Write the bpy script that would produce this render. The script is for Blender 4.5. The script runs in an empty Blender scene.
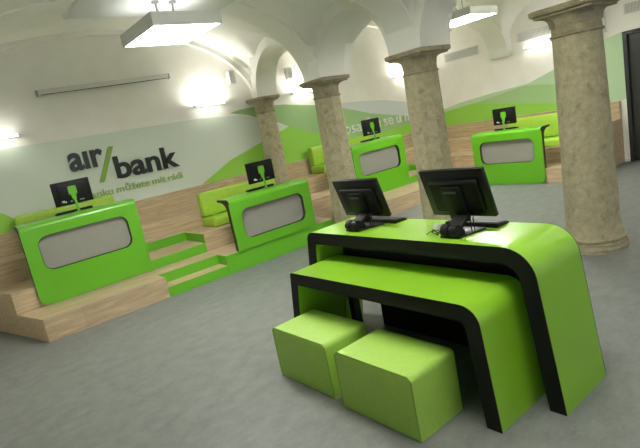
import bpy, bmesh, math, random
from mathutils import Vector, Matrix
random.seed(7)
PI = math.pi
scn = bpy.context.scene
COL = scn.collection

# ------------------------------------------------------------------ helpers
def S(r, g, b):
    def f(c):
        c /= 255.0
        return c / 12.92 if c <= .04045 else ((c + .055) / 1.055) ** 2.4
    return (f(r), f(g), f(b), 1)

def link(name, me, parent=None):
    o = bpy.data.objects.new(name, me)
    COL.objects.link(o)
    if parent is not None:
        o.parent = parent
    return o

def tag(o, label=None, cat=None, group=None, kind=None):
    if label: o['label'] = label
    if cat: o['category'] = cat
    if group: o['group'] = group
    if kind: o['kind'] = kind
    return o

def empty(name, loc, rz=0.0, label=None, cat=None, group=None):
    o = bpy.data.objects.new(name, None)
    COL.objects.link(o)
    o.empty_display_size = .1
    o.location = loc
    o.rotation_euler = (0, 0, rz)
    return tag(o, label, cat, group)

class MB:
    def __init__(s):
        s.bm = bmesh.new()
    def box(s, x0, x1, y0, y1, z0, z1, bev=0.0, seg=2, M=None):
        b = bmesh.new()
        vs = [b.verts.new((x, y, z)) for x in (x0, x1) for y in (y0, y1) for z in (z0, z1)]
        for f in ((0, 1, 3, 2), (4, 6, 7, 5), (0, 4, 5, 1), (2, 3, 7, 6), (0, 2, 6, 4), (1, 5, 7, 3)):
            b.faces.new([vs[i] for i in f])
        if bev > 0:
            bmesh.ops.bevel(b, geom=b.edges[:], offset=bev, segments=seg, profile=.5, affect='EDGES')
        s.add(b, M)
        return s
    def add(s, b, M=None):
        if M is not None:
            bmesh.ops.transform(b, matrix=M, verts=b.verts)
        bmesh.ops.recalc_face_normals(b, faces=b.faces)
        me = bpy.data.meshes.new('t')
        b.to_mesh(me); b.free()
        s.bm.from_mesh(me)
        bpy.data.meshes.remove(me)
    def prism(s, pts, a0, a1, axis='z', bev=0.0, seg=2, M=None):
        """polygon pts extruded along an axis (pts are the two other axes, in order)"""
        def mk(p, a):
            if axis == 'z': return (p[0], p[1], a)
            if axis == 'x': return (a, p[0], p[1])
            return (p[0], a, p[1])
        b = bmesh.new()
        A = [b.verts.new(mk(p, a0)) for p in pts]
        B = [b.verts.new(mk(p, a1)) for p in pts]
        n = len(pts)
        b.faces.new(A); b.faces.new(B[::-1])
        for i in range(n):
            b.faces.new((A[i], A[(i + 1) % n], B[(i + 1) % n], B[i]))
        if bev > 0:
            bmesh.ops.recalc_face_normals(b, faces=b.faces)
            ed = [e for e in b.edges if len(e.link_faces) == 2 and e.calc_face_angle(0) > .7]
            bmesh.ops.bevel(b, geom=ed, offset=bev, segments=seg, profile=.5, affect='EDGES')
        s.add(b, M)
        return s
    def lathe(s, prof, n=32, M=None, ph=0.0):
        """prof: list of (radius, z)"""
        b = bmesh.new()
        rings = []
        for r, z in prof:
            rings.append([b.verts.new((r * math.cos(ph + 2 * PI * k / n), r * math.sin(ph + 2 * PI * k / n), z)) for k in range(n)])
        for i in range(len(rings) - 1):
            for k in range(n):
                b.faces.new((rings[i][k], rings[i][(k + 1) % n], rings[i + 1][(k + 1) % n], rings[i + 1][k]))
        b.faces.new(rings[0][::-1]); b.faces.new(rings[-1])
        s.add(b, M)
        return s
    def tube(s, pts, r, n=8, M=None):
        pts = [Vector(p) for p in pts]
        b = bmesh.new()
        rings = []
        up = Vector((.13, .27, 1)).normalized()
        for i, p in enumerate(pts):
            t = (pts[min(i + 1, len(pts) - 1)] - pts[max(i - 1, 0)]).normalized()
            a = t.cross(up)
            if a.length < .05: a = t.cross(Vector((1, 0, 0)))
            a.normalize(); c = t.cross(a)
            rr = r[i] if isinstance(r, (list, tuple)) else r
            rings.append([b.verts.new(p + rr * (math.cos(2 * PI * k / n) * a + math.sin(2 * PI * k / n) * c)) for k in range(n)])
        for i in range(len(rings) - 1):
            for k in range(n):
                b.faces.new((rings[i][k], rings[i][(k + 1) % n], rings[i + 1][(k + 1) % n], rings[i + 1][k]))
        b.faces.new(rings[0][::-1]); b.faces.new(rings[-1])
        s.add(b, M)
        return s
    def build(s, name, mat, parent=None, smooth=True, angle=35):
        me = bpy.data.meshes.new(name)
        s.bm.to_mesh(me); s.bm.free()
        me.materials.append(mat)
        if smooth:
            me.polygons.foreach_set('use_smooth', [True] * len(me.polygons))
            try:
                me.set_sharp_from_angle(angle=math.radians(angle))
            except Exception:
                pass
        return link(name, me, parent)

def copy_tree(o, parent=None):
    c = o.copy(); COL.objects.link(c)
    if parent is not None: c.parent = parent
    for ch in list(o.children):
        copy_tree(ch, c)
    return c

def struct(o):
    o['kind'] = 'structure'
    return o

# ------------------------------------------------------------------ materials
def new_mat(name, col, rough=.5, metal=0.0, coat=0.0, spec=.5):
    m = bpy.data.materials.new(name); m.use_nodes = True
    b = m.node_tree.nodes['Principled BSDF']
    b.inputs['Base Color'].default_value = col
    b.inputs['Roughness'].default_value = rough
    b.inputs['Metallic'].default_value = metal
    b.inputs['Coat Weight'].default_value = coat
    b.inputs['Coat Roughness'].default_value = .12
    b.inputs['Specular IOR Level'].default_value = spec
    return m

def noise_mat(name, c1, c2, scale=(1, 1, 1), ns=5.0, detail=6, rough=.6, lo=.35, hi=.65, bump=0.0, bscale=None, coords='Object', extra=None, spec=.5, rrough=.55):
    m = new_mat(name, c1, rough, spec=spec)
    nt = m.node_tree; N = nt.nodes; L = nt.links
    b = N['Principled BSDF']
    tc = N.new('ShaderNodeTexCoord'); mp = N.new('ShaderNodeMapping'); mp.inputs['Scale'].default_value = scale
    L.new(tc.outputs[coords], mp.inputs['Vector'])
    no = N.new('ShaderNodeTexNoise'); no.inputs['Scale'].default_value = ns; no.inputs['Detail'].default_value = detail
    no.inputs['Roughness'].default_value = rrough
    L.new(mp.outputs[0], no.inputs['Vector'])
    cr = N.new('ShaderNodeValToRGB')
    cr.color_ramp.elements[0].position = lo; cr.color_ramp.elements[0].color = c1
    cr.color_ramp.elements[1].position = hi; cr.color_ramp.elements[1].color = c2
    L.new(no.outputs['Fac'], cr.inputs[0])
    out = cr.outputs[0]
    if extra:   # second noise mixed in: (colour, scale, lo, hi)
        n2 = N.new('ShaderNodeTexNoise'); n2.inputs['Scale'].default_value = extra[1]; n2.inputs['Detail'].default_value = 8
        n2.inputs['Roughness'].default_value = .7
        L.new(mp.outputs[0], n2.inputs['Vector'])
        r2 = N.new('ShaderNodeValToRGB'); r2.color_ramp.elements[0].position = extra[2]; r2.color_ramp.elements[1].position = extra[3]
        L.new(n2.outputs['Fac'], r2.inputs[0])
        mx = N.new('ShaderNodeMix'); mx.data_type = 'RGBA'
        L.new(r2.outputs[0], mx.inputs['Factor']); L.new(out, mx.inputs['A']); mx.inputs['B'].default_value = extra[0]
        out = mx.outputs['Result']
    L.new(out, b.inputs['Base Color'])
    if bump > 0:
        bp = N.new('ShaderNodeBump'); bp.inputs['Strength'].default_value = bump; bp.inputs['Distance'].default_value = .02
        if bscale:
            n3 = N.new('ShaderNodeTexNoise'); n3.inputs['Scale'].default_value = bscale; n3.inputs['Detail'].default_value = 4
            L.new(tc.outputs[coords], n3.inputs['Vector']); L.new(n3.outputs['Fac'], bp.inputs['Height'])
        else:
            L.new(no.outputs['Fac'], bp.inputs['Height'])
        L.new(bp.outputs[0], b.inputs['Normal'])
    return m

def emit_mat(name, col, st):
    m = bpy.data.materials.new(name); m.use_nodes = True
    b = m.node_tree.nodes['Principled BSDF']
    b.inputs['Base Color'].default_value = (.9, .9, .9, 1)
    b.inputs['Emission Color'].default_value = col
    b.inputs['Emission Strength'].default_value = st
    return m

def wood_mat(name, axis):
    """light oak board, grain running along x or y"""
    m = new_mat(name, S(190, 160, 122), .45)
    nt = m.node_tree; N = nt.nodes; L = nt.links; b = N['Principled BSDF']
    tc = N.new('ShaderNodeTexCoord'); mp = N.new('ShaderNodeMapping')
    mp.inputs['Scale'].default_value = (1.2, 16, 16) if axis == 'x' else (16, 1.2, 16)
    L.new(tc.outputs['Object'], mp.inputs['Vector'])
    n1 = N.new('ShaderNodeTexNoise'); n1.inputs['Scale'].default_value = 1.6; n1.inputs['Detail'].default_value = 8; n1.inputs['Roughness'].default_value = .62
    n1.inputs['Distortion'].default_value = .6
    L.new(mp.outputs[0], n1.inputs['Vector'])
    cr = N.new('ShaderNodeValToRGB')
    cr.color_ramp.elements[0].position = .3; cr.color_ramp.elements[0].color = S(164, 142, 110)
    cr.color_ramp.elements[1].position = .68; cr.color_ramp.elements[1].color = S(202, 181, 148)
    L.new(n1.outputs['Fac'], cr.inputs[0])
    # boards: broad tone steps along the grain
    sep = N.new('ShaderNodeSeparateXYZ'); L.new(tc.outputs['Object'], sep.inputs[0])
    ml = N.new('ShaderNodeMath'); ml.operation = 'MULTIPLY'; ml.inputs[1].default_value = 1 / 1.25
    L.new(sep.outputs['X' if axis == 'x' else 'Y'], ml.inputs[0])
    fl = N.new('ShaderNodeMath'); fl.operation = 'FLOOR'; L.new(ml.outputs[0], fl.inputs[0])
    wn = N.new('ShaderNodeTexWhiteNoise'); wn.noise_dimensions = '1D'; L.new(fl.outputs[0], wn.inputs['W'])
    mr = N.new('ShaderNodeMapRange'); mr.inputs['To Min'].default_value = .9; mr.inputs['To Max'].default_value = 1.06
    L.new(wn.outputs['Value'], mr.inputs['Value'])
    mx = N.new('ShaderNodeMix'); mx.data_type = 'RGBA'; mx.blend_type = 'MULTIPLY'; mx.inputs['Factor'].default_value = 1
    L.new(cr.outputs[0], mx.inputs['A']); L.new(mr.outputs[0], mx.inputs['B'])
    L.new(mx.outputs['Result'], b.inputs['Base Color'])
    return m

M_plaster = noise_mat('plaster', S(234, 231, 221), S(240, 238, 229), ns=2.0, rough=.85, bump=.06, bscale=30)
M_vault = noise_mat('vault_plaster', S(232, 231, 222), S(238, 238, 229), ns=1.5, rough=.9, bump=.05, bscale=25)
M_floor = noise_mat('floor_vinyl', S(108, 111, 107), S(127, 130, 125), scale=(1, 1.3, 1), ns=5.5, detail=10, rough=.5, lo=.32, hi=.68, rrough=.7,
                    extra=(S(142, 145, 139), 34, .56, .74), spec=.35)
M_woodx = wood_mat('oak_along_x', 'x'); M_woody = wood_mat('oak_along_y', 'y')
M_green = new_mat('green_lacquer', S(98, 172, 30), .3, coat=.35)
M_greenp = new_mat('green_panel', S(100, 176, 36), .42)
M_tablegreen = new_mat('green_gloss', S(134, 186, 44), .3, coat=.18)
M_stool = noise_mat('lime_leatherette', S(156, 196, 78), S(162, 202, 84), ns=40, rough=.5, bump=.12, bscale=180)
M_sofa = noise_mat('lime_sofa_leather', S(160, 200, 62), S(168, 208, 70), ns=20, rough=.42, bump=.08, bscale=120)
M_piping = new_mat('lime_piping', S(120, 158, 48), .55)
M_black = new_mat('black_edge', S(15, 15, 14), .6, spec=.3)
M_brownblack = new_mat('dark_brown_edge', S(46, 34, 27), .5)
M_plastic = noise_mat('black_plastic', S(12, 13, 12), S(16, 17, 16), ns=60, rough=.5, spec=.25)
M_plastic2 = new_mat('black_plastic_glossy', S(13, 13, 13), .34, spec=.35)
M_screen = new_mat('screen_glass', S(10, 11, 13), .08)
M_key = new_mat('keycap', S(62, 62, 64), .45)
M_frost = noise_mat('frosted_grey_panel', S(142, 141, 131), S(147, 146, 136), ns=90, rough=.35, detail=3)
M_gap = new_mat('dark_rebate', S(30, 36, 22), .6)
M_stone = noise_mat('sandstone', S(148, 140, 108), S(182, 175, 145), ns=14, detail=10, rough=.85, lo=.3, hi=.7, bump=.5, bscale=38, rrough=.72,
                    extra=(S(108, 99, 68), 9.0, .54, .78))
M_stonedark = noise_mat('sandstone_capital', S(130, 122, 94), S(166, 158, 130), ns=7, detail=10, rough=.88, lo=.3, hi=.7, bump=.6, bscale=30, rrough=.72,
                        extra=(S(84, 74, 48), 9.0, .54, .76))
M_white = new_mat('white_metal', S(214, 214, 208), .5)
M_greymetal = new_mat('grey_metal', S(150, 150, 146), .4, metal=.6)
M_steel = new_mat('steel', S(190, 190, 190), .25, metal=1)
M_lightside = new_mat('lamp_side', S(205, 206, 200), .5)
M_lamp = emit_mat('lamp_diffuser', (1, .985, .95, 1), 20)
M_strip = emit_mat('sconce_strip', (1, .98, .93, 1), 56)
M_strip2 = emit_mat('sconce_strip_low', (1, .98, .93, 1), 6)
M_up = emit_mat('lamp_uplight', (.95, .98, 1, 1), 1.2)
M_letter = new_mat('black_letter', S(30, 32, 26), .45)
M_olive = new_mat('olive_letter', S(150, 178, 98), .5)
M_oliveslash = new_mat('olive_slash', S(130, 168, 66), .5)
M_silver = new_mat('silver_letter', S(222, 228, 216), .4)
M_vent = new_mat('vent_slat', S(222, 222, 214), .5)
M_ventdark = new_mat('vent_back', S(140, 140, 132), .7)
M_door = new_mat('dark_door', S(44, 45, 44), .3, coat=.4)
M_doorframe = new_mat('door_frame', S(58, 59, 58), .35, metal=.5)
M_mpale = new_mat('mural_pale', S(208, 217, 202), .6)
M_mgreen = new_mat('mural_green', S(150, 206, 76), .6)
M_mmid = new_mat('mural_mid_green', S(160, 194, 134), .6)
M_mlight = new_mat('mural_light_green', S(182, 208, 166), .6)
M_mblue = new_mat('mural_blue_grey', S(206, 212, 208), .6)

# ------------------------------------------------------------------ camera
cd = bpy.data.cameras.new('camera'); cam = link('camera', cd)
cd.sensor_width = 36; cd.sensor_fit = 'HORIZONTAL'; cd.lens = 505 / 640 * 36
Rv = Vector((0.757893, -0.624799, -0.18768)); Uv = Vector((0.266848, 0.034384, 0.963125)); Fv = Vector((0.595307, 0.780028, -0.192786))
mw = Matrix((Rv, Uv, -Fv)).transposed().to_4x4(); mw.translation = (0, 0, 2.0)
cam.matrix_world = mw
cd.clip_start = .05
scn.camera = cam

# ------------------------------------------------------------------ setting
XL, XR, YB, YF = -.15, 11.60, 9.20, -3.2     # left wall, right wall, wall with lettering, open front
XA0, XA1, CX = 5.61, 6.18, 5.91              # arcade
CY = [2.60, 4.77, 6.85, 8.83]                # columns
ZS = 2.72                                    # top of capitals

struct(MB().box(-4.2, XR + .3, YF, YB + .3, -.12, 0).build('floor', M_floor, smooth=False))
struct(MB().box(XL - .3, XR + .3, YB, YB + .3, 0, 4.9).build('wall_back', M_plaster, smooth=False))
struct(MB().box(XR, XR + .3, 4.23, YB, 0, 4.9).box(XR, XR + .3, YF, 2.95, 0, 4.9).box(XR, XR + .3, 2.95, 4.23, 2.62, 4.9).build('wall_right', M_plaster, smooth=False))
struct(MB().box(XL - .3, XL, 5.0, YB, 0, 4.9).build('wall_left', M_plaster, smooth=False))
struct(MB().box(-4.5, -4.2, YF, 5.3, 0, 4.9).box(-4.2, XL - .3, 5.0, 5.3, 0, 4.9).build('wall_side', M_plaster, smooth=False))

# vaulted ceiling: one height field per aisle, main barrel along y and cross barrels over every bay
def vault_z(u, y, ar, al):
    # the barrel sits on the transverse bands and opens towards the wall rib in the last bay
    f = min(1, max(0, (y - 7.1) / 1.4))
    a = (al if u < 0 else ar) + .36 * f
    h = 1.355 + .13 * f
    d = min(1.0, abs(u) / a)
    zm = ZS + h * math.sqrt(max(0, 1 - d * d))
    zc = ZS
    for yc, b in BAYS:
        e = abs(y - yc) / b
        if e < 1:
            rise = 1.0 + .10 * max(0, 2.4 - abs(u))
            zc = max(zc, ZS + rise * math.sqrt(1 - e * e))
    return max(zm, zc)
BAYS = [(-2.82, .92), (-.65, .92), (1.52, .92), (3.685, .92), (5.81, .92), (7.84, .90)]
def vault(bm, xc, hl, half, ar, al):
    us = [half * -math.cos(PI * i / 110) * (hl / half if i < 55 else 1) for i in range(111)]
    ys = []
    for yc, b in BAYS:
        ys += [yc - b * math.cos(PI * i / 36) for i in range(37)]
    ys += [YF, YB, 8.83, 9.0]
    ys = sorted(y for y in set(round(v, 4) for v in ys) if YF <= y <= YB)
    g = [[bm.verts.new((xc + u, y, vault_z(u, y, ar, al))) for y in ys] for u in us]
    for i in range(len(us) - 1):
        for j in range(len(ys) - 1):
            bm.faces.new((g[i][j], g[i][j + 1], g[i + 1][j + 1], g[i + 1][j]))
vb = MB()
vault(vb.bm, 3.20, 3.5, 2.90, 2.49, 3.27)
vault(vb.bm, 8.90, 2.74, 2.74, 2.545, 2.565)
vb.box(-4.2, XL, YF, 5.0, 3.6, 3.75)
struct(vb.build('ceiling', M_vault, angle=50))

def arch_pts(c, a, h, z0, n=40):
    return [(c + a * math.cos(PI - PI * i / n), z0 + h * math.sin(PI - PI * i / n)) for i in range(n + 1)]

# arcade walls on the columns
def arcade_part(y0, y1, cs):
    """wall above the column row between y0 and y1 (y, z outline with arched undersides)"""
    pts = [(y0, 4.9), (y0, ZS)]
    for c in cs:
        pts += [(c - .775, ZS)] + arch_pts(c, .775, .83, ZS)[1:-1] + [(c + .775, ZS)]
    pts += [(y1, ZS), (y1, 4.9)]
    return pts
def strip_wall(pts_y, x0, x1):
    """extruded arcade wall built column by column so that the concave outline stays clean"""
    b = bmesh.new()
    low = pts_y[1:-1]
    top = 4.9
    A = []
    for (y, z) in low:
        A.append([b.verts.new((x0, y, z)), b.verts.new((x0, y, top)), b.verts.new((x1, y, z)), b.verts.new((x1, y, top))])
    for p, q in zip(A[:-1], A[1:]):
        b.faces.new((p[0], q[0], q[1], p[1])); b.faces.new((p[2], p[3], q[3], q[2]))
        b.faces.new((p[0], p[2], q[2], q[0])); b.faces.new((p[1], q[1], q[3], p[3]))
    for p in (A[0], A[-1]):
        b.faces.new((p[0], p[1], p[3], p[2]))
    return b
mb = MB(); mb.add(strip_wall(arcade_part(YF, 6.85, [1.52, 3.685, 5.81]), XA0, XA1))
mb.add(strip_wall(arcade_part(6.85, 8.64, [7.84]), 5.66, 6.15))
mb.box(5.90, 6.15, 8.64, YB, ZS, 4.9)
struct(mb.build('trim_1', M_vault, angle=40))

# transverse arches (bands) across the aisles
def band(xc, al, ar, h, y0, y1, t=.7):
    b = bmesh.new(); n = 48
    A = []
    for i in range(n + 1):
        th = PI - PI * i / n
        a = al if i < n / 2 else ar
        x = xc + a * math.cos(th); z = ZS + h * math.sin(th)
        X = xc + (a + t * .35) * math.cos(th); Z = ZS + (h + t) * math.sin(th)
        A.append([b.verts.new((x, y0, z)), b.verts.new((X, y0, Z)), b.verts.new((x, y1, z)), b.verts.new((X, y1, Z))])
    for p, q in zip(A[:-1], A[1:]):
        b.faces.new((p[0], q[0], q[1], p[1])); b.faces.new((p[2], p[3], q[3], q[2]))
        b.faces.new((p[0], p[2], q[2], q[0])); b.faces.new((p[1], q[1], q[3], p[3]))
    for p in (A[0], A[-1]):
        b.faces.new((p[0], p[1], p[3], p[2]))
    return b
k = 2
for y in CY[:3]:
    for xc, al, a in ((3.2, 3.25, 2.47), (8.9, 2.55, 2.53)):
        mb = MB(); mb.add(band(xc, al, a, 1.34, y - .25, y + .25))
        if xc > 5: mb.box(XR - .14, XR, y - .25, y + .25, ZS - .03, ZS + .02)
        struct(mb.build('trim_%d' % k, M_vault, angle=40)); k += 1
# raised rib around the two lunettes of the wall
for xc, al, ar in ((3.2, 3.25, 2.72), (8.9, 2.6, 2.6)):
    b = bmesh.new(); n = 48; A = []
    for i in range(n + 1):
        th = PI - PI * i / n
        a = al if i < n / 2 else ar
        A.append([b.verts.new((xc + (a + d) * math.cos(th), yy, ZS + (1.42 + d) * math.sin(th))) for d, yy in ((0, YB - .10), (.16, YB - .10), (0, YB), (.16, YB))])
    for p, q in zip(A[:-1], A[1:]):
        b.faces.new((p[0], q[0], q[1], p[1])); b.faces.new((p[2], p[3], q[3], q[2]))
        b.faces.new((p[0], p[2], q[2], q[0])); b.faces.new((p[1], q[1], q[3], p[3]))
    for p in (A[0], A[-1]): b.faces.new((p[0], p[1], p[3], p[2]))
    mb = MB(); mb.add(b)
    struct(mb.build('trim_%d' % k, M_vault, angle=40)); k += 1

# ------------------------------------------------------------------ stone columns
def make_column(y, z0, rt, rb, nside, label, base=True, s0=.33):
    t = empty('stone_column', (CX, y, z0), 0, label, 'column', 'stone columns carrying the arcade')
    H = ZS - z0
    ph = PI / 8 if nside == 8 else 0
    zb = .17 if base else 0.0
    zr = 2.40 - z0                           # neck ring
    sh = MB()
    prof = []
    for i in range(15):
        f = i / 14
        r = rb + (rt - rb) * (f ** 1.15)
        prof.append((r, zb + (zr - zb) * f))
    if base: prof = [(rb * 1.1, zb), (rb * 1.03, zb + .03)] + prof[1:]
    if nside == 8:
        s2 = 1 / math.cos(PI / 8) * .985
        prof = [(r * s2, z) for r, z in prof]
        b = bmesh.new()
    sh.lathe(prof, 48 if nside > 8 else 8, None, ph)
    sh.build('shaft', M_stone, t, angle=25 if nside == 8 else 60)
    cp = MB()
    cp.lathe([(rt * 1.00, zr - .002), (rt * 1.09, zr + .006), (rt * 1.10, zr + .024), (rt * 1.02, zr + .034), (rt * 1.0, zr + .10), (rt * 1.04, zr + .12)], 40)
    # square flaring echinus and abacus
    b = bmesh.new(); rings = []
    def sq(s, z, c):
        p = []
        for sx, sy in ((1, 1), (-1, 1), (-1, -1), (1, -1)):
            a, d = (s, s - c), (s - c, s)
            q = [(sx * a[0], sy * a[1]), (sx * d[0], sy * d[1])]
            if sx * sy < 0: q = q[::-1]
            p += q
        return [b.verts.new((x, yy, z)) for x, yy in p]
    r0 = rt * .98
    for f, zz in ((0, .11), (.03, .155), (.10, .185), (.30, .21), (.62, .226)):
        s = r0 + (s0 - .05 - r0) * f; c = max(.02, .58 * s * (1 - f * 1.1))
        rings.append(sq(s, zr + zz, c))
    rings.append(sq(s0 - .03, zr + .228, .012)); rings.append(sq(s0 - .03, zr + .245, .012))
    rings.append(sq(s0, zr + .262, .012)); rings.append(sq(s0 + .005, H - .012, .012)); rings.append(sq(s0 - .01, H, .02))
    for p, q in zip(rings[:-1], rings[1:]):
        for i in range(8): b.faces.new((p[i], p[(i + 1) % 8], q[(i + 1) % 8], q[i]))
    b.faces.new(rings[0][::-1]); b.faces.new(rings[-1])
    cp.add(b)
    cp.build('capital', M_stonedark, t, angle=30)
    if base:
        bs = MB()
        bs.lathe([(rb * 1.2, 0), (rb * 1.2, .035), (rb * 1.22, .045), (rb * 1.19, .06), (rb * 1.19, .085), (rb * 1.2, .10), (rb * 1.11, .108), (rb * 1.10, .125), (rb * 1.17, .135), (rb * 1.17, .15), (rb * 1.08, .165), (rb * 1.0, .18)], 48)
        bs.build('base', M_stone, t, angle=40)
    return t
make_column(CY[0], 0, .246, .286, 48, 'thick round stone column at the right, standing on the open floor behind the high table', s0=.34)
make_column(CY[1], 0, .236, .262, 8, 'faceted stone column rising behind the right one of the two tilted terminals')
make_column(CY[2], 0, .222, .262, 8, 'faceted stone column rising behind the left one of the two tilted terminals', s0=.32)
make_column(CY[3], .92, .187, .218, 48, 'slimmest stone column, rising from the wooden tiers behind a counter near the lettered wall', base=False, s0=.255)

# ------------------------------------------------------------------ tiered platform
Z1, Z2, Z3, Z4 = .30, .60, .92, 1.27
tp = empty('tiered_platform', (6.0, 8.0, 0), 0, 'stepped oak platform of low tiers with bright green stairs along both walls', 'platform')
def tpart(name, mb, mat):
    o = mb.build(name, mat, None, smooth=False)
    o.parent = tp; o.location = (-6.0, -8.0, 0)
    return o
G = .004
tpart('tier', MB().prism([(.80, 6.95), (2.40, 6.94), (2.40, 7.66), (.62, 7.66)], 0, Z1), M_woodx)
tpart('tier', MB().prism([(2.40, 7.22), (3.39, 7.22), (3.39, 6.94), (5.58, 6.94), (5.64, 7.66), (2.40, 7.66)], 0, Z1), M_woodx)
tpart('tier', MB().prism([(6.28, 6.84), (9.60, 6.82), (9.60, 7.66), (6.28, 7.66)], 0, Z1), M_woodx)
tpart('tier', MB().prism([(9.60, 4.34), (10.30, 4.34), (10.30, 7.66), (9.60, 7.66)], 0, Z1), M_woody)
tpart('tier', MB().prism([(.62, 7.66), (2.47, 7.66), (2.47, 8.40), (.42, 8.40)], 0, Z2), M_woodx)
tpart('tier', MB().prism([(3.44, 7.66), (8.50, 7.66), (8.50, 8.40), (3.44, 8.40)], 0, Z2), M_woodx)
tpart('tier', MB().prism([(9.50, 7.66), (10.30, 7.66), (10.30, 8.40), (9.50, 8.40)], 0, Z2), M_woodx)
tpart('tier', MB().prism([(10.30, 4.34), (11.0, 4.34), (11.0, 8.40), (10.30, 8.40)], 0, Z2), M_woody)
tpart('tier', MB().prism([(.42, 8.40), (11.0, 8.40), (11.0, 9.10), (.30, 9.10)], 0, Z3), M_woodx)
tpart('tier', MB().prism([(11.0, 4.34), (11.48, 4.34), (11.48, 9.10), (11.0, 9.10)], 0, Z3), M_woody)
tpart('tier', MB().prism([(.302, 9.10), (11.48, 9.10), (11.48, 9.198), (.302, 9.198)], 0, Z4), M_woodx)
tpart('tier', MB().prism([(11.48, 4.34), (11.598, 4.34), (11.598, 9.198), (11.48, 9.198)], 0, Z4), M_woody)
# stairs: oak treads, green risers and cheeks
for (x0, x1, y0, y1, zb) in ((2.40, 3.39, 6.94, 7.22, 0.0), (2.47, 3.44, 7.66, 8.40, Z1), (8.50, 9.50, 7.66, 8.40, Z1)):
    tpart('stair_tread', MB().box(x0, x1, y0, y1, zb, zb + .15), M_woodx)
    tpart('stair_riser', MB().box(x0, x1, y0 - .006, y0 - .0005, zb, zb + .148), M_greenp)
    tpart('stair_riser', MB().box(x0, x1, y1 - .008, y1 - .0005, zb + .15, zb + .298), M_greenp)
    tpart('stair_cheek', MB().box(x1 - .008, x1 - .0005, y0, y1 - .008, zb + .15, zb + .299), M_greenp)
tpart('green_plinth', MB().box(3.391, 5.58, 6.928, 6.9395, 0, Z1 - .001), M_greenp)

# ------------------------------------------------------------------ counters
def rrect(x0, x1, z0, z1, r, n=8, corners=(1, 1, 1, 1)):
    """corners: bottom-left, bottom-right, top-right, top-left"""
    pts = []
    for (cx, cz, a0, on) in ((x0 + r, z0 + r, PI, corners[0]), (x1 - r, z0 + r, 1.5 * PI, corners[1]), (x1 - r, z1 - r, 0, corners[2]), (x0 + r, z1 - r, .5 * PI, corners[3])):
        if on:
            pts += [(cx + r * math.cos(a0 + .5 * PI * i / n), cz + r * math.sin(a0 + .5 * PI * i / n)) for i in range(n + 1)]
        else:
            s = r * math.sqrt(2); a = a0 + PI / 4
            pts.append((cx + s * math.cos(a), cz + s * math.sin(a)))
    return pts
def panel_with_hole(name, outer, hole, y0, y1, mat, parent):
    cu = bpy.data.curves.new('c', 'CURVE'); cu.dimensions = '2D'; cu.fill_mode = 'BOTH'
    for pts in (outer, hole):
        sp = cu.splines.new('POLY'); sp.points.add(len(pts) - 1); sp.use_cyclic_u = True
        for p, q in zip(sp.points, pts): p.co = (q[0], q[1], 0, 1)
    cu.extrude = (y1 - y0) / 2
    o = bpy.data.objects.new('tmp', cu); COL.objects.link(o)
    bpy.context.view_layer.update()
    me = bpy.data.meshes.new_from_object(o.evaluated_get(bpy.context.evaluated_depsgraph_get()))
    bpy.data.objects.remove(o); bpy.data.curves.remove(cu)
    bm = bmesh.new(); bm.from_mesh(me)
    for v in bm.verts: v.co = (v.co.x, (y0 + y1) / 2 - v.co.z, v.co.y)
    bmesh.ops.remove_doubles(bm, verts=bm.verts, dist=1e-5)
    bmesh.ops.recalc_face_normals(bm, faces=bm.faces)
    bm.to_mesh(me); bm.free()
    me.materials.clear(); me.materials.append(mat)
    me.name = name
    return link(name, me, parent)

W = 1.57; TZ = .825
def counter(loc, rz, label, drop, cbl, cbr):
    """origin at the front edge of the tread the desk stands on; drop = how far the front panel hangs below it"""
    t = empty('service_counter', loc, rz, label, 'counter', 'green service counters on the tiers')
    w = W / 2
    # shell profile in (y, z): front leg and top
    R = .07
    outer = [(.0, TZ - R)] + [(R - R * math.cos(i * PI / 16), TZ - R + R * math.sin(i * PI / 16)) for i in range(1, 9)] + [(.36, TZ)]
    outer += [(.372, TZ - .008), (.376, TZ - .022), (.366, TZ - .036), (.30, TZ - .042)] + [(.30 - .19 * math.sin(i * PI / 16), TZ - .042 - .13 * (1 - math.cos(i * PI / 16))) for i in range(1, 9)] + [(.10, .45), (.095, 0)]
    shell = [(.034, 0), (.034, TZ - .075), (0, TZ - .075)] + outer + []
    # body between the two ends
    mb = MB()
    for a, b in ((-w + .004, -.612), (.612, w - .004)): mb.prism(shell, a, b, 'x')
    mb.prism([(.034, .637), (.034, TZ - .075), (0, TZ - .075)] + outer[:-2] + [(.1075, .637)], -.612, .612, 'x')
    mb.box(-.612, .612, .034, .095, 0, .153); mb.box(-.612, .612, .074, .0945, .153, .637)
    mb.build('body', M_green, t, angle=30)
    full = [(.0305, 0.0), (.0305, TZ - .0749), (0, TZ - .0749)] + outer
    for s in (-1, 1):
        a, b = (-w, -w + .004) if s < 0 else (w - .004, w)
        mb = MB(); mb.prism(full, a, b, 'x'); mb.build('side_edge', M_brownblack, t, smooth=False)
    fp = panel_with_hole('front_panel', rrect(-w + .0005, w - .0005, -drop + .004 if drop else .003, TZ - .0752, .12 if drop else .02, 8, (cbl, cbr, 0, 0)), rrect(-.61, .61, .155, .635, .13), 0, .03, M_green, t)
    panel_with_hole('window_rebate', rrect(-.611, .611, .154, .636, .131), rrect(-.604, .604, .161, .629, .125), .004, .0735, M_gap, t)
    mb = MB(); mb.prism(rrect(-.6035, .6035, .1615, .6285, .1245), .062, .073, 'y'); mb.build('window_panel', M_frost, t, smooth=False)
    return t
F1 = 6.9
counter((1.70, 7.62, Z2), 0, 'green counter left of the green stairs, nearest the left edge, with a grey window', .30, 1, 0)
counter((4.405, 6.905, Z1), 0, 'green counter with its dark left end standing on a green plinth right of the stairs', 0, 0, 0)
counter((7.75, 7.62, Z2), 0, 'green counter seen between two faceted stone columns', .30, 1, 1)
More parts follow.
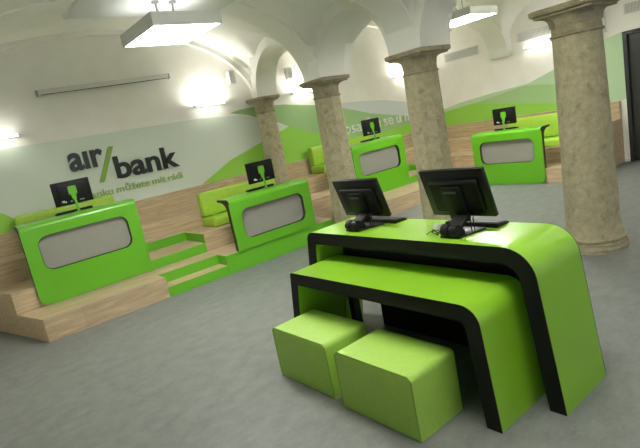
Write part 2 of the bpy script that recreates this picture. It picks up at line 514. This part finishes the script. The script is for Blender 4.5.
counter((9.565, 5.82, Z1), -PI / 2, 'green counter facing left between a faceted column and the thick round column', .297, 0, 1)

# ------------------------------------------------------------------ sofas
def sofa(loc, rz, length, label, hb=.60):
    t = empty('bench_sofa', loc, rz, label, 'sofa', 'lime sofas on the tiers behind the counters')
    MB().box(0, length, 0, .50, 0, .165, .035, 3).build('seat', M_sofa, t)
    MB().box(0, length, .335, .50, .17, hb, .04, 3).build('backrest', M_sofa, t)
    return t
sofa((1.08, 8.56, Z3), 0, 1.50, 'lime sofa bench behind the leftmost counter, below the black lettering', .57)
sofa((3.80, 7.895, Z2), 0, 1.62, 'lime sofa bench with exposed left end beside the green stairs', .60)
sofa((6.95, 8.56, Z3), 0, 1.9, 'lime sofa bench partly behind a faceted column, below the silver lettering', .59)
sofa((10.46, 6.45, Z2), -PI / 2, 1.62, 'lime sofa bench behind the counter at the right, running behind the thick column', .66)

# ------------------------------------------------------------------ counter monitors
def counter_monitor(loc, rz, label):
    t = empty('desk_monitor', loc, rz, label, 'monitor', 'black monitors on green stands on the counters')
    MB().box(-.26, .26, .0, .03, .115, .455, .008, 2).build('housing', M_plastic, t)
    bz = MB(); bz.box(-.19, .19, -.018, .0, .15, .41, .012, 2)
    for kx in range(9): bz.box(-.15 + kx * .034, -.135 + kx * .034, -.0195, -.018, .375, .392)
    bz.build('back_cover', M_plastic, t)
    MB().box(-.248, .248, .03, .0315, .128, .443).build('screen', M_screen, t)
    g = MB()
    g.prism([(-.058, .255), (.058, .255), (.058, .37), (.044, .378), (-.044, .378), (-.058, .37)], -.032, -.019, 'y', .003, 1)
    g.prism([(-.026, .18), (.026, .18), (.036, .262), (-.036, .262)], -.040, -.022, 'y', .003, 1)
    g.tube([(0, -.035, .215), (.003, -.045, .15), (.006, -.055, .06), (.006, -.055, .0)], [.017, .017, .017, .02], 12)
    g.box(-.05, .062, -.10, -.005, 0, .008, .003, 1)
    g.build('stand', M_green, t)
    for sx, sz in ((-.046, .265), (.046, .265), (-.046, .362), (.046, .362)):
        MB().lathe([(.006, 0), (.006, .004)], 10, Matrix.Translation((sx, -.032, sz)) @ Matrix.Rotation(PI / 2, 4, 'X')).build('screw', M_black, t)
    for q in ((-.155, -.135, -.024, -.018, .158, .19), (-.128, -.112, -.024, -.018, .152, .178), (-.172, -.160, -.024, -.018, .165, .185)):
        MB().box(*q).build('cable_plug', M_white, t)
    for q in ((-.06, -.03, -.022, -.018, .155, .172), (.07, .13, -.022, -.018, .155, .168)):
        MB().box(*q).build('port_strip', M_greymetal, t)
    return t
def keyboard(name, loc, rz, label, group, wd=.46, dp=.15, tilt=True):
    t = empty(name, loc, rz, label, 'keyboard', group)
    MB().prism([(-dp / 2, 0), (dp / 2, 0), (dp / 2, .034), (-dp / 2, .016)], -wd / 2, wd / 2, 'x', .003, 1).build('case', M_plastic, t)
    k = MB()
    rows = 5; cols = 15
    for r in range(rows):
        y = -dp / 2 + .014 + (dp - .028) * (r + .5) / rows
        z = .016 + .018 * (y + dp / 2) / dp
        for c in range(cols):
            x = -wd / 2 + .012 + (wd - .024) * (c + .5) / cols
            k.box(x - .0115, x + .0115, y - .0095, y + .0095, z - .003, z + .005)
    k.build('key_field', M_key, t, smooth=False)
    return t
for loc, rz, lab in (((1.75, 7.92, Z2 + .825), 0, 'the leftmost counter'), ((4.48, 7.19, Z1 + .825), 0, 'the counter right of the green stairs'),
                     ((7.93, 7.92, Z2 + .825), 0, 'the counter between the faceted columns'), ((9.85, 5.94, Z1 + .825), -PI / 2, 'the right counter facing left')):
    counter_monitor(loc, rz, 'black monitor on a green stand atop ' + lab)
    d = Vector((-.09, .005 - .06, 0)); d.rotate(Matrix.Rotation(rz, 3, 'Z'))
    c, s = math.cos(rz), math.sin(rz)
    off = (-.03, .085)
    keyboard('computer_keyboard', (loc[0] + c * off[0] - s * off[1], loc[1] + s * off[0] + c * off[1], loc[2]), rz + PI, 'black keyboard below the monitor on ' + lab, 'keyboards on the counters', .50, .12)

# ------------------------------------------------------------------ nested tables
def arc(cx, cz, r, a0, a1, n=14):
    return [(cx + r * math.cos(a0 + (a1 - a0) * i / n), cz + r * math.sin(a0 + (a1 - a0) * i / n)) for i in range(n + 1)]
def fillet(pts, rad, n=12):
    """round the listed corners of an open/closed polyline: rad per point"""
    out = []
    m = len(pts)
    for i, p in enumerate(pts):
        r = rad[i]
        p = Vector(p)
        if r <= 0:
            out.append(tuple(p)); continue
        a = (Vector(pts[i - 1]) - p).normalized(); b = (Vector(pts[(i + 1) % m]) - p).normalized()
        ang = a.angle(b); d = r / math.tan(ang / 2)
        c = p + (a + b).normalized() * (r / math.sin(ang / 2))
        s = p + a * d - c; e = p + b * d - c
        a0 = math.atan2(s.y, s.x); a1 = math.atan2(e.y, e.x)
        da = (a1 - a0 + PI) % (2 * PI) - PI
        out += [(c.x + r * math.cos(a0 + da * i2 / n), c.y + r * math.sin(a0 + da * i2 / n)) for i2 in range(n + 1)]
    return out
def arch_table(name, x0, x1, outer4, inner4, ro, ri, label):
    """bent slab table: outlines in (y, z); green skin and black edge faces"""
    yc = (outer4[0][0] + outer4[3][0]) / 2
    t = empty(name, ((x0 + x1) / 2, yc, 0), 0, label, 'table')
    sh = lambda P: [(p[0] - yc, p[1]) for p in P]
    o = fillet(sh(outer4), [0, ro[0], ro[1], 0]); i = fillet(sh(inner4), [0, ri[0], ri[1], 0])
    hx = (x1 - x0) / 2
    def strip(a, b, xa, xb):
        bm = bmesh.new()
        # resample both outlines to the same count
        def res(P, n=120):
            L = [0]
            for p, q in zip(P[:-1], P[1:]): L.append(L[-1] + math.hypot(q[0] - p[0], q[1] - p[1]))
            out = []
            j = 0
            for k in range(n + 1):
                d = L[-1] * k / n
                while j < len(L) - 2 and L[j + 1] < d: j += 1
                f = (d - L[j]) / max(1e-9, L[j + 1] - L[j])
                out.append((P[j][0] + (P[j + 1][0] - P[j][0]) * f, P[j][1] + (P[j + 1][1] - P[j][1]) * f))
            return out
        A, B = res(a), res(b)
        V = [[bm.verts.new((x, *p)) for p in P] for x in (xa, xb) for P in (A, B)]
        for k in range(len(A) - 1):
            bm.faces.new((V[0][k], V[0][k + 1], V[1][k + 1], V[1][k]))
            bm.faces.new((V[2][k], V[3][k], V[3][k + 1], V[2][k + 1]))
            bm.faces.new((V[0][k], V[2][k], V[2][k + 1], V[0][k + 1]))
            bm.faces.new((V[1][k], V[1][k + 1], V[3][k + 1], V[3][k]))
        for k in (0, -1): bm.faces.new((V[0][k], V[1][k], V[3][k], V[2][k]))
        return bm
    mb = MB(); mb.add(strip(o, i, -hx + .006, hx - .006)); mb.build('slab', M_tablegreen, t, angle=30)
    for a, b in ((-hx, -hx + .0058), (hx - .0058, hx)):
        # black laminate edge, set in a hair from the green skin
        mb = MB(); mb.add(strip(o, i, a, b)); mb.build('edge_band', M_black, t, angle=30)
    return t
TA = arch_table('high_table', 2.654, 3.222, [(3.90, 0), (3.700, 1.053), (1.534, 1.053), (1.416, 0)], [(3.795, 0), (3.605, .945), (1.632, .945), (1.521, 0)], (.085, .21), (.02, .12),
                'taller of the two nested green tables, carrying two black terminals')
ya = (3.90 + 1.416) / 2; xa = (2.654 + 3.222) / 2
MB().box(2.94 - xa, 3.16 - xa, 1.76 - ya, 3.56 - ya, .66, .944).build('cable_tray', M_black, TA, smooth=False)
MB().box(3.13 - xa, 3.16 - xa, 1.60 - ya, 3.40 - ya, .0, .658).build('shade_panel', M_black, TA, smooth=False)  # black sheet added to keep the space under the tables dark
MB().box(2.99 - xa, 3.07 - xa, 3.63 - ya, 3.70 - ya, 0, .9445).build('support_post', M_black, TA, smooth=False)
arch_table('low_table', 2.295, 2.845, [(3.715, 0), (3.565, .796), (1.702, .796), (1.634, 0)], [(3.635, 0), (3.49, .692), (1.80, .692), (1.737, 0)], (.022, .13), (.01, .05),
           'lower of the two nested green tables, pushed half under the taller one')

# ------------------------------------------------------------------ stools
def stool(loc, rz, label, wd=.73, dp=.46, h=.437):
    t = empty('cube_stool', loc, rz, label, 'stool', 'upholstered cube stools')
    b = bmesh.new()
    w, d = wd / 2, dp / 2
    vs = [b.verts.new((x * (1 - (.012 if z else 0)), y, z)) for x in (-w, w) for y in (-d, d) for z in (0.0, h)]
    for f in ((0, 1, 3, 2), (4, 6, 7, 5), (0, 4, 5, 1), (2, 3, 7, 6), (0, 2, 6, 4), (1, 5, 7, 3)):
        b.faces.new([vs[i] for i in f])
    bmesh.ops.recalc_face_normals(b, faces=b.faces)
    front = []; soft = []
    for e in b.edges:
        ys = [v.co.y for v in e.verts]
        (front if all(y < 0 for y in ys) else soft).append(e)
    low = [e for e in soft if all(v.co.z < .01 for v in e.verts)]
    soft = [e for e in soft if e not in low]
    bmesh.ops.bevel(b, geom=soft, offset=.045, segments=5, profile=.5, affect='EDGES')
    fr = [e for e in b.edges if all(v.co.y < -d + 1e-4 for v in e.verts)]
    bmesh.ops.bevel(b, geom=fr, offset=.012, segments=2, profile=.5, affect='EDGES')
    mb = MB(); mb.add(b); mb.build('cushion_body', M_stool, t, angle=50)
    p = [(-w + .004, -d + .003, .02), (-w + .006, -d + .003, h - .03), (-w + .03, -d + .003, h - .004), (w - .03, -d + .003, h - .004), (w - .006, -d + .003, h - .03), (w - .004, -d + .003, .02)]
    mb = MB(); mb.tube(p, .0042, 6); mb.build('seam_piping', M_piping, t)
    return t
# local x = room -y, local front = room -x
stool((2.20, 3.163, 0), -PI / 2, 'lime cube stool farther from the camera, left of its twin', wd=.70)
stool((2.175, 2.328, 0), -PI / 2, 'lime cube stool nearest the camera, right of its twin', wd=.715)

# ------------------------------------------------------------------ terminals on the high table
ZT = 1.053
def terminal(y, wd, z0, z1, label):
    t = empty('terminal_monitor', (2.83, y, ZT), -PI / 2, label, 'monitor', 'tilted black terminals on the high table')
    # local x = room -y, local y = room +x (screen faces +y)
    th = math.radians(17)
    hh = (z1 - z0) / math.cos(th)
    T = Matrix.Translation((0, .165, z0 - ZT)) @ Matrix.Rotation(th, 4, 'X')
    MB().box(-wd / 2, wd / 2, -.022, .012, 0, hh, .006, 2, M=T).build('housing', M_plastic2, t)
    MB().box(-wd / 2 + .018, wd / 2 - .018, .012, .0135, .018, hh - .018, M=T).build('screen', M_screen, t)
    bc = MB()
    bc.box(-wd / 2 + .075, wd / 2 - .055, -.042, -.022, .05, hh - .075, .016, 3, M=T)
    bc.build('back_cover', M_plastic, t)
    MB().box(-wd / 2 + .075, wd / 2 - .055, -.05, -.034, hh - .098, hh - .078, .006, 2, M=T).build('top_ridge', M_plastic2, t)
    nk = MB()
    nk.prism([(-.085, -.02), (.07, -.02), (.075, hh * .62), (.06, hh * .68), (-.09, hh * .68), (-.10, hh * .62)], -.062, -.040, 'y', .006, 2, M=T)
    nk.build('neck', M_plastic, t)
    MB().box(-.075, .035, -.0640, -.0615, hh * .55, hh * .6, .001, 1, M=T).build('type_plate', M_key, t)
    hg = MB()
    for xx in (-.045, .027):
        hg.lathe([(.038, 0), (.046, .006), (.048, .016), (.048, .046), (.046, .056), (.038, .062)], 28, Matrix.Translation((xx, -.05, .050)) @ Matrix.Rotation(PI / 2, 4, 'Y'))
    hg.box(-.04, .085, -.075, .03, .012, .05, .012, 2)
    hg.prism([(-.055, .045), (-.02, .025), (.135, .115), (.115, .14)], -.035, .075, 'x', .006, 2)
    hg.build('hinge', M_plastic, t)
    bs = MB()
    bs.prism([(-.06, -.075), (.10, -.075), (.15, .18), (.13, .20), (-.11, .20), (-.13, .18)], .0005, .014, 'z', .004, 2)
    bs.build('base_plate', M_plastic2, t)
    c = MB()
    c.tube([(.085, .105, .12), (.095, .085, .10), (.10, .075, .05), (.11, .07, .006)], .0045, 6)
    c.tube([(.12, .11, .14), (.118, .085, .11), (.125, .08, .004)], .0035, 6)
    c.build('cable', M_black, t)
    return t
terminal(3.205, .545, 1.14, 1.482, 'left one of the two tilted black terminals on the high green table')
terminal(2.20, .535, 1.165, 1.522, 'right one of the two tilted black terminals on the high green table')
keyboard('computer_keyboard', (3.115, 3.17, ZT), PI / 2, 'black keyboard in front of the left terminal on the high table', 'keyboards on the high table', .45, .145)
keyboard('computer_keyboard', (3.125, 2.21, ZT), PI / 2, 'black keyboard in front of the right terminal on the high table', 'keyboards on the high table', .45, .145)
ms = empty('computer_mouse', (2.995, 2.47, ZT), .4, 'small grey computer mouse among cables left of the right terminal', 'mouse')
b = bmesh.new(); bmesh.ops.create_uvsphere(b, u_segments=16, v_segments=10, radius=1)
for v in b.verts: v.co = (v.co.x * .055, v.co.y * .032, max(0, v.co.z) * .034)
mb = MB(); mb.add(b); mb.build('shell', new_mat('mouse_grey', S(205, 205, 202), .4), ms)
MB().lathe([(.007, 0), (.007, .006)], 12, Matrix.Translation((.03, -.003, .024)) @ Matrix.Rotation(PI / 2, 4, 'X')).build('scroll_wheel', M_black, ms)
cb = MB()
cb.tube([(2.79 + .03 * math.sin(i * .9) + .004 * i, 2.36 + .05 * math.cos(i * .75), ZT + .006 + .02 * abs(math.sin(i * .8))) for i in range(22)], .0035, 6)
tag(cb.build('loose_cable', M_black), 'tangled black cable lying left of the right terminal', 'cable')

# ------------------------------------------------------------------ murals
def poly_part(name, pts, wall, off, mat, parent):
    b = bmesh.new()
    if wall == 'back': vs = [b.verts.new((x, YB - off, z)) for x, z in pts]
    else: vs = [b.verts.new((XR - off, y, z)) for y, z in pts]
    f = b.faces.new(vs)
    r = bmesh.ops.extrude_face_region(b, geom=[f])
    d = Vector((0, .0008, 0)) if wall == 'back' else Vector((.0008, 0, 0))
    bmesh.ops.translate(b, verts=[g for g in r['geom'] if isinstance(g, bmesh.types.BMVert)], vec=d)
    bmesh.ops.recalc_face_normals(b, faces=b.faces)
    me = bpy.data.meshes.new(name); b.to_mesh(me); b.free(); me.materials.append(mat)
    return link(name, me, parent)
mu = empty('wall_mural', (0, 0, 0), 0, 'wall mural of pale and green hills on the long wall behind the lettering', 'mural')
zb = Z4 - .01
poly_part('hill', [(XL + .01, zb), (8.0, zb), (8.47, 1.9), (7.97, 2.36), (8.41, 2.36), (9.14, 2.32), (9.85, 2.25), (10.6, 2.12), (11.595, 1.86), (11.595, zb)][::1], 'back', .002, M_mblue, mu)
poly_part('hill', [(XL + .01, zb), (6.7, zb), (6.7, 2.05), (6.04, 2.31), (5.6, 2.45), (4.63, 2.52), (1.4, 2.53), (XL + .01, 2.53)], 'back', .004, M_mpale, mu)
poly_part('hill', [(5.3, 2.535), (5.56, 2.57), (5.86, 2.585), (6.66, 2.54), (7.11, 2.47), (7.54, 2.41), (8.35, 2.25), (9.24, 2.0), (9.84, 1.88), (10.79, 1.70), (11.595, 1.6), (11.595, zb), (7.3, zb), (6.7, 2.06), (6.45, 2.17), (6.04, 2.31), (5.7, 2.44)], 'back', .006, M_mmid, mu)
poly_part('hill', [(4.32, zb), (5.07, 1.61), (5.86, 1.83), (6.7, 2.06), (7.11, 1.90), (7.5, 1.74), (8.1, 1.50), (8.5, 1.40), (8.7, zb)], 'back', .008, M_mgreen, mu)
poly_part('hill', [(8.2, zb), (8.7, 1.36), (9.36, 1.44), (9.86, 1.48), (10.71, 1.54), (11.595, 1.62), (11.595, zb)], 'back', .0095, M_mgreen, mu)
poly_part('hill', [(XL + .01, zb), (XL + .01, 1.9), (.75, 1.70), (.95, 1.59), (1.15, 1.42), (1.32, zb)], 'back', .008, M_mgreen, mu)
mv = empty('wall_mural', (0, 0, 0), 0, 'wall mural of layered green hills on the right wall with the grilles', 'mural')
poly_part('hill', [(9.195, zb), (9.195, 1.70), (8.88, 1.70), (8.71, 1.73), (8.19, 1.82), (7.27, 1.91), (6.3, 1.97), (5.65, 2.17), (4.56, 2.56), (4.235, 2.62), (4.235, 1.3), (4.34, 1.28), (4.34, zb)], 'right', .002, M_mlight, mv)
poly_part('hill', [(9.195, zb), (9.195, 1.60), (8.72, 1.64), (7.77, 1.735), (6.41, 1.94), (6.01, 1.905), (5.66, 1.84), (5.0, 1.68), (4.6, 1.42), (4.5, zb)], 'right', .004, M_mmid, mv)
poly_part('hill', [(9.195, zb), (9.195, 1.62), (8.72, 1.65), (7.83, 1.74), (7.31, 1.66), (6.4, 1.52), (5.64, 1.42), (4.9, 1.36), (4.62, zb)], 'right', .006, M_mgreen, mv)

# ------------------------------------------------------------------ lettering
def text_mesh(body, bold, depth, sw=.75):
    cu = bpy.data.curves.new('t', 'FONT'); cu.body = body; cu.size = 1; cu.extrude = depth; cu.offset = bold; cu.space_word = sw
    o = bpy.data.objects.new('tmp', cu); COL.objects.link(o); bpy.context.view_layer.update()
    me = bpy.data.meshes.new_from_object(o.evaluated_get(bpy.context.evaluated_depsgraph_get()))
    bpy.data.objects.remove(o); bpy.data.curves.remove(cu)
    return me
def put_text(name, body, x0, x1, zbase, ztop, ref, mat, parent, bold=.02, depth=.03, off=.02):
    """text on the long wall: x from x0 to x1, baseline zbase; ref = glyph whose height equals ztop - zbase"""
    rm = text_mesh(ref, bold, .01)
    rh = max(v.co.y for v in rm.vertices); bpy.data.meshes.remove(rm)
    me = text_mesh(body, bold, .01)
    xs = [v.co.x for v in me.vertices]
    sx = (x1 - x0) / (max(xs) - min(xs)); sz = (ztop - zbase) / rh; mn = min(xs)
    bm = bmesh.new(); bm.from_mesh(me); bpy.data.meshes.remove(me)
    bmesh.ops.remove_doubles(bm, verts=bm.verts, dist=1e-5)
    bm.verts.ensure_lookup_table()
    seen = set(); isl = []
    for v in bm.verts:                      # loose pieces, then pieces above one another (accents) join their glyph
        if v.index in seen: continue
        st = [v]; comp = []; seen.add(v.index)
        while st:
            q = st.pop(); comp.append(q)
            for e in q.link_edges:
                n = e.other_vert(q)
                if n.index not in seen: seen.add(n.index); st.append(n)
        isl.append([min(c.co.x for c in comp), max(c.co.x for c in comp), comp])
    isl.sort(key=lambda t: t[0] - t[1])     # widest first
    gl = []
    for lo, hi, comp in isl:
        for g in gl:
            if min(hi, g[1]) - max(lo, g[0]) > .5 * (hi - lo): g[2] += comp; break
        else: gl.append([lo, hi, comp])
    out = []
    for lo, hi, comp in sorted(gl, key=lambda t: t[0]):
        ix = {v.index: i for i, v in enumerate(comp)}
        vs = []
        for v in comp:
            x, y, z = v.co
            vs.append((x0 + (x - mn) * sx, YB - off - z / .01 * depth / 2, zbase + y * sz))
        fs = [[ix[v.index] for v in f.verts] for f in bm.faces if f.verts[0].index in ix]
        m2 = bpy.data.meshes.new(name); m2.from_pydata(vs, [], fs); m2.materials.append(mat); m2.validate()
        o = link(name, m2, parent); o.location = -parent.location
        out.append(o)
    bm.free()
    return out
sg = empty('wall_lettering', (3.0, YB, 1.9), 0, 'large black wall lettering split by a slanted green slash', 'lettering')
def sub(o, root):
    o.parent = root; o.location = -root.location
    return o
put_text('letter', 'a\u0131r', 2.095, 2.665, 2.005, 2.285, 'x', M_letter, sg, .026, .03, .03)
put_text('letter', 'bank', 2.805, 3.985, 1.73, 2.11, 'k', M_letter, sg, .026, .03, .03)
mb = MB(); mb.prism([(2.49, 1.722), (2.575, 1.722), (2.868, 2.29), (2.783, 2.29)], YB - .045, YB - .015, 'y')
sub(tag(mb.build('slash', M_oliveslash, None, smooth=False), 'olive green slash'), sg)
sl = empty('wall_slogan', (3.0, YB, 1.5), 0, 'line of small olive green slogan lettering under the black lettering', 'lettering')
put_text('letter', 'I banku můžete mít rádi', 2.12, 3.995, 1.487, 1.60, 'k', M_olive, sl, .018, .012, .02)
s3 = empty('wall_slogan', (9.5, YB, 1.7), 0, 'raised silver lettering on the green mural behind the counter between the columns', 'lettering')
put_text('letter', 'Posaďte se u nás', 8.02, 11.0, 1.62, 1.79, 'x', M_silver, s3, .012, .03, .035)

# ------------------------------------------------------------------ lamps
def pendant(x, y, z, lx, ly, label, bracket=.2, md=None, mu=None):
    t = empty('pendant_lamp', (x, y, z), 0, label, 'lamp', 'flat box lamps below the vault')
    h = .13
    mb = MB()
    X, Y = lx / 2, ly / 2
    for a in ((-X, X, -Y, -Y + .02), (-X, X, Y - .02, Y), (-X, -X + .02, -Y + .02, Y - .02), (X - .02, X, -Y + .02, Y - .02)):
        mb.box(*a, 0, h)
    mb.box(-X + .02, X - .02, -Y + .02, Y - .02, h - .015, h)
    mb.build('frame', M_lightside, t, smooth=False)
    MB().box(-X + .02, X - .02, -Y + .02, Y - .02, .004, .016).build('diffuser', md or M_lamp, t, smooth=False)
    MB().box(-X + .05, X - .05, -Y + .05, Y - .05, h, h + .004).build('uplight', mu or M_up, t, smooth=False)
    br = MB()
    br.box(-.14, .14, -.012, .012, h, h + .02)
    for sx in (-.1, .1):
        br.tube([(sx, 0, h + .02), (sx * .9, .01, h + bracket * .5), (sx, 0, h + bracket)], .012, 8)
        br.box(sx - .03, sx + .03, -.03, .03, h + bracket - .03, h + bracket)
    br.box(-.02, .03, -.04, .03, h, h + .07)
    br.build('bracket', M_greymetal, t)
    return t
pendant(2.62, 5.42, 3.23, .78, .93, 'white box lamp hanging under the white ceiling panel above the lettered side', .235)
tag(MB().box(1.73, 3.53, 5.04, 6.04, 3.595, 3.635).build('ceiling_panel', M_white, smooth=False), 'flat white panel under the vault that carries the box lamp at the upper left', 'panel')
pendant(8.28, 5.60, 3.28, .84, .95, 'white box lamp behind the capital of a faceted column, over the right aisle', .60)

def sconce(a, b, wall, z, label, dim=None):
    x0 = min(a, b); ln = abs(b - a)
    if wall == 'back': t = empty('wall_sconce', ((a + b) / 2, YB - .012, z), 0, label, 'lamp', 'slim wall lights')
    else: t = empty('wall_sconce', (XR - .012, (a + b) / 2, z), -PI / 2, label, 'lamp', 'slim wall lights')
    MB().box(-ln / 2, ln / 2, -.16, 0, -.012, .012, .003, 1).build('bar', M_greymetal, t)
    MB().box(-ln / 2 + .02, ln / 2 - .02, -.15, -.085, .012, .016).build('light_strip', M_strip if dim is None else M_strip2, t, smooth=False)
    MB().box(-ln / 2 + .02, ln / 2 - .02, -.15, -.085, -.016, -.012).build('light_strip', M_strip2, t, smooth=False)
    return t
sconce(.85, 1.50, 'back', 2.70, 'slim wall light at the far left edge, left of the black lettering', 1)
sconce(4.54, 5.18, 'back', 2.755, 'slim wall light glowing on the long wall right of the black lettering')
sconce(6.90, 7.53, 'back', 2.74, 'slim wall light glowing between the slimmest column and a faceted column')
sconce(10.26, 10.90, 'back', 2.77, 'slim wall light glowing left of the capital of the middle faceted column')
sconce(6.25, 5.60, 'right', 2.78, 'slim wall light under a grille, partly behind the thick round column', 1)

t = empty('wall_rail', (3.05, YB, 3.33), 0, 'long slim white rail high on the wall above the black lettering', 'rail')
MB().box(-1.12, 1.12, -.07, -.0, -.03, .05, .004, 1).build('channel', M_white, t).rotation_euler = (0, 0, 0)
MB().box(-1.08, 1.08, -.066, -.03, -.036, -.0305).build('slot', M_black, t, smooth=False)
for sx in (-1.125, 1.125):
    MB().box(sx - .012, sx + .012, -.075, 0, -.045, .045, .003, 1).build('end_bracket', M_greymetal, t)
t.rotation_euler = (0, -.03, 0)

for x, y, z, lab in ((5.40, YB - .11, 3.08, 'small white speaker on the wall left of the slimmest column'), (6.90, YB - .01, 3.04, 'small white speaker on the wall right of the slimmest column')):
    t = empty('wall_speaker', (x, y, z), 0, lab, 'speaker', 'small white wall speakers')
    MB().box(-.07, .07, -.13, -.02, 0, .25, .012, 2).build('cabinet', M_white, t)
    MB().box(-.055, .055, -.133, -.13, .02, .23).build('grille', M_lightside, t)
    MB().box(-.03, .03, -.02, .009 if y > 9.15 else .10, .09, .16).build('mount', M_white, t)

def grille(y0, y1, z0, z1, label):
    t = empty('air_grille', (XR, (y0 + y1) / 2, z0), 0, label, 'grille', 'air grilles high on the right wall')
    L = abs(y1 - y0) / 2; H = z1 - z0
    MB().box(-.022, -.001, -L, L, 0, .02).box(-.022, -.001, -L, L, H - .02, H).box(-.022, -.001, -L, -L + .02, .02, H - .02).box(-.022, -.001, L - .02, L, .02, H - .02).build('frame', M_white, t, smooth=False)
    MB().box(-.006, -.001, -L + .02, L - .02, .02, H - .02).build('backing', M_ventdark, t, smooth=False)
    mb = MB(); n = 34
    for i in range(n):
        y = -L + .03 + (2 * L - .06) * i / (n - 1)
        mb.box(-.016, -.006, y - .006, y + .006, .02, H - .02)
    for j in range(1, 4):
        mb.box(-.018, -.016, -L + .02, L - .02, H * j / 4 - .003, H * j / 4 + .003)
    mb.build('slats', M_vent, t, smooth=False)
grille(8.49, 7.48, 2.91, 3.125, 'air grille on the right wall just right of the capital of the faceted column')
grille(6.43, 5.45, 2.93, 3.135, 'air grille above a slim wall light, half behind the thick round column')
grille(4.17, 3.30, 2.93, 3.13, 'air grille above the dark door at the right edge')

# door at the right edge
d = struct(MB().box(XR + .05, XR + .10, 2.98, 4.20, 0.005, 2.59).build('door_1', M_door, smooth=False))
fr = MB().box(XR - .02, XR + .12, 4.15, 4.228, 0, 2.615).box(XR - .02, XR + .12, 2.955, 3.02, 0, 2.615).box(XR - .02, XR + .12, 3.02, 4.15, 2.55, 2.615).build('door_frame', M_doorframe, d, smooth=False)
hd = MB().box(XR - .03, XR - .012, 3.1, 4.0, 1.02, 1.06, .004, 1).box(XR - .02, XR + .05, 3.98, 4.0, 1.03, 1.05).box(XR - .02, XR + .05, 3.1, 3.12, 1.03, 1.05).build('door_handle', M_steel, d)
struct(MB().box(XR - .012, XR - .001, 4.23, 4.338, 0, .06).build('baseboard_right', M_white, smooth=False))

# ------------------------------------------------------------------ unseen box lamps added to fill the nearer bays with light
for i, (x, y, sz, down, up, lab) in enumerate(((2.3, 2.0, .94, 6.5, 21, 'unseen fill lamp added over the left aisle nearest the stools, above the picture'),
                                   (2.3, -.6, .94, 1.6, 8, 'unseen fill lamp added over the left aisle behind the viewer'),
                                   (8.3, 3.2, .84, 1.0, 22, 'unseen fill lamp added over the right aisle beside the thick round column, above the picture'),
                                   (8.3, .6, .84, 1.0, 4.5, 'unseen fill lamp added over the right aisle nearest the viewer'))):
    pendant(x, y, 3.3, sz, sz, lab, .50, emit_mat('fill_lamp_diffuser', (1, .985, .95, 1), down), emit_mat('fill_lamp_uplight', (1, .985, .95, 1), up))
# pieces that sit on a part become sub-parts of it (all carry identity transforms)
def nest(child, host):
    for o in list(COL.objects):
        if o.parent is not None and o.parent.parent is None and o.name.split('.')[0] == child:
            for h in o.parent.children:
                if h.name.split('.')[0] == host:
                    o.parent = h
                    break
for c, h in (('screw', 'stand'), ('cable_plug', 'back_cover'), ('port_strip', 'back_cover'), ('screen', 'housing'), ('type_plate', 'neck'), ('top_ridge', 'back_cover'),
             ('window_rebate', 'front_panel'), ('window_panel', 'front_panel'), ('diffuser', 'frame'), ('uplight', 'frame'), ('grille', 'cabinet')):
    nest(c, h)
w = bpy.data.worlds.new('world'); scn.world = w; w.use_nodes = True
bg = w.node_tree.nodes['Background']; bg.inputs[0].default_value = (.92, .96, 1, 1); bg.inputs[1].default_value = .26

vs = scn.view_settings
vs.view_transform = 'Standard'; vs.look = 'None'; vs.gamma = 1; vs.use_curve_mapping = False; vs.exposure = 1.18
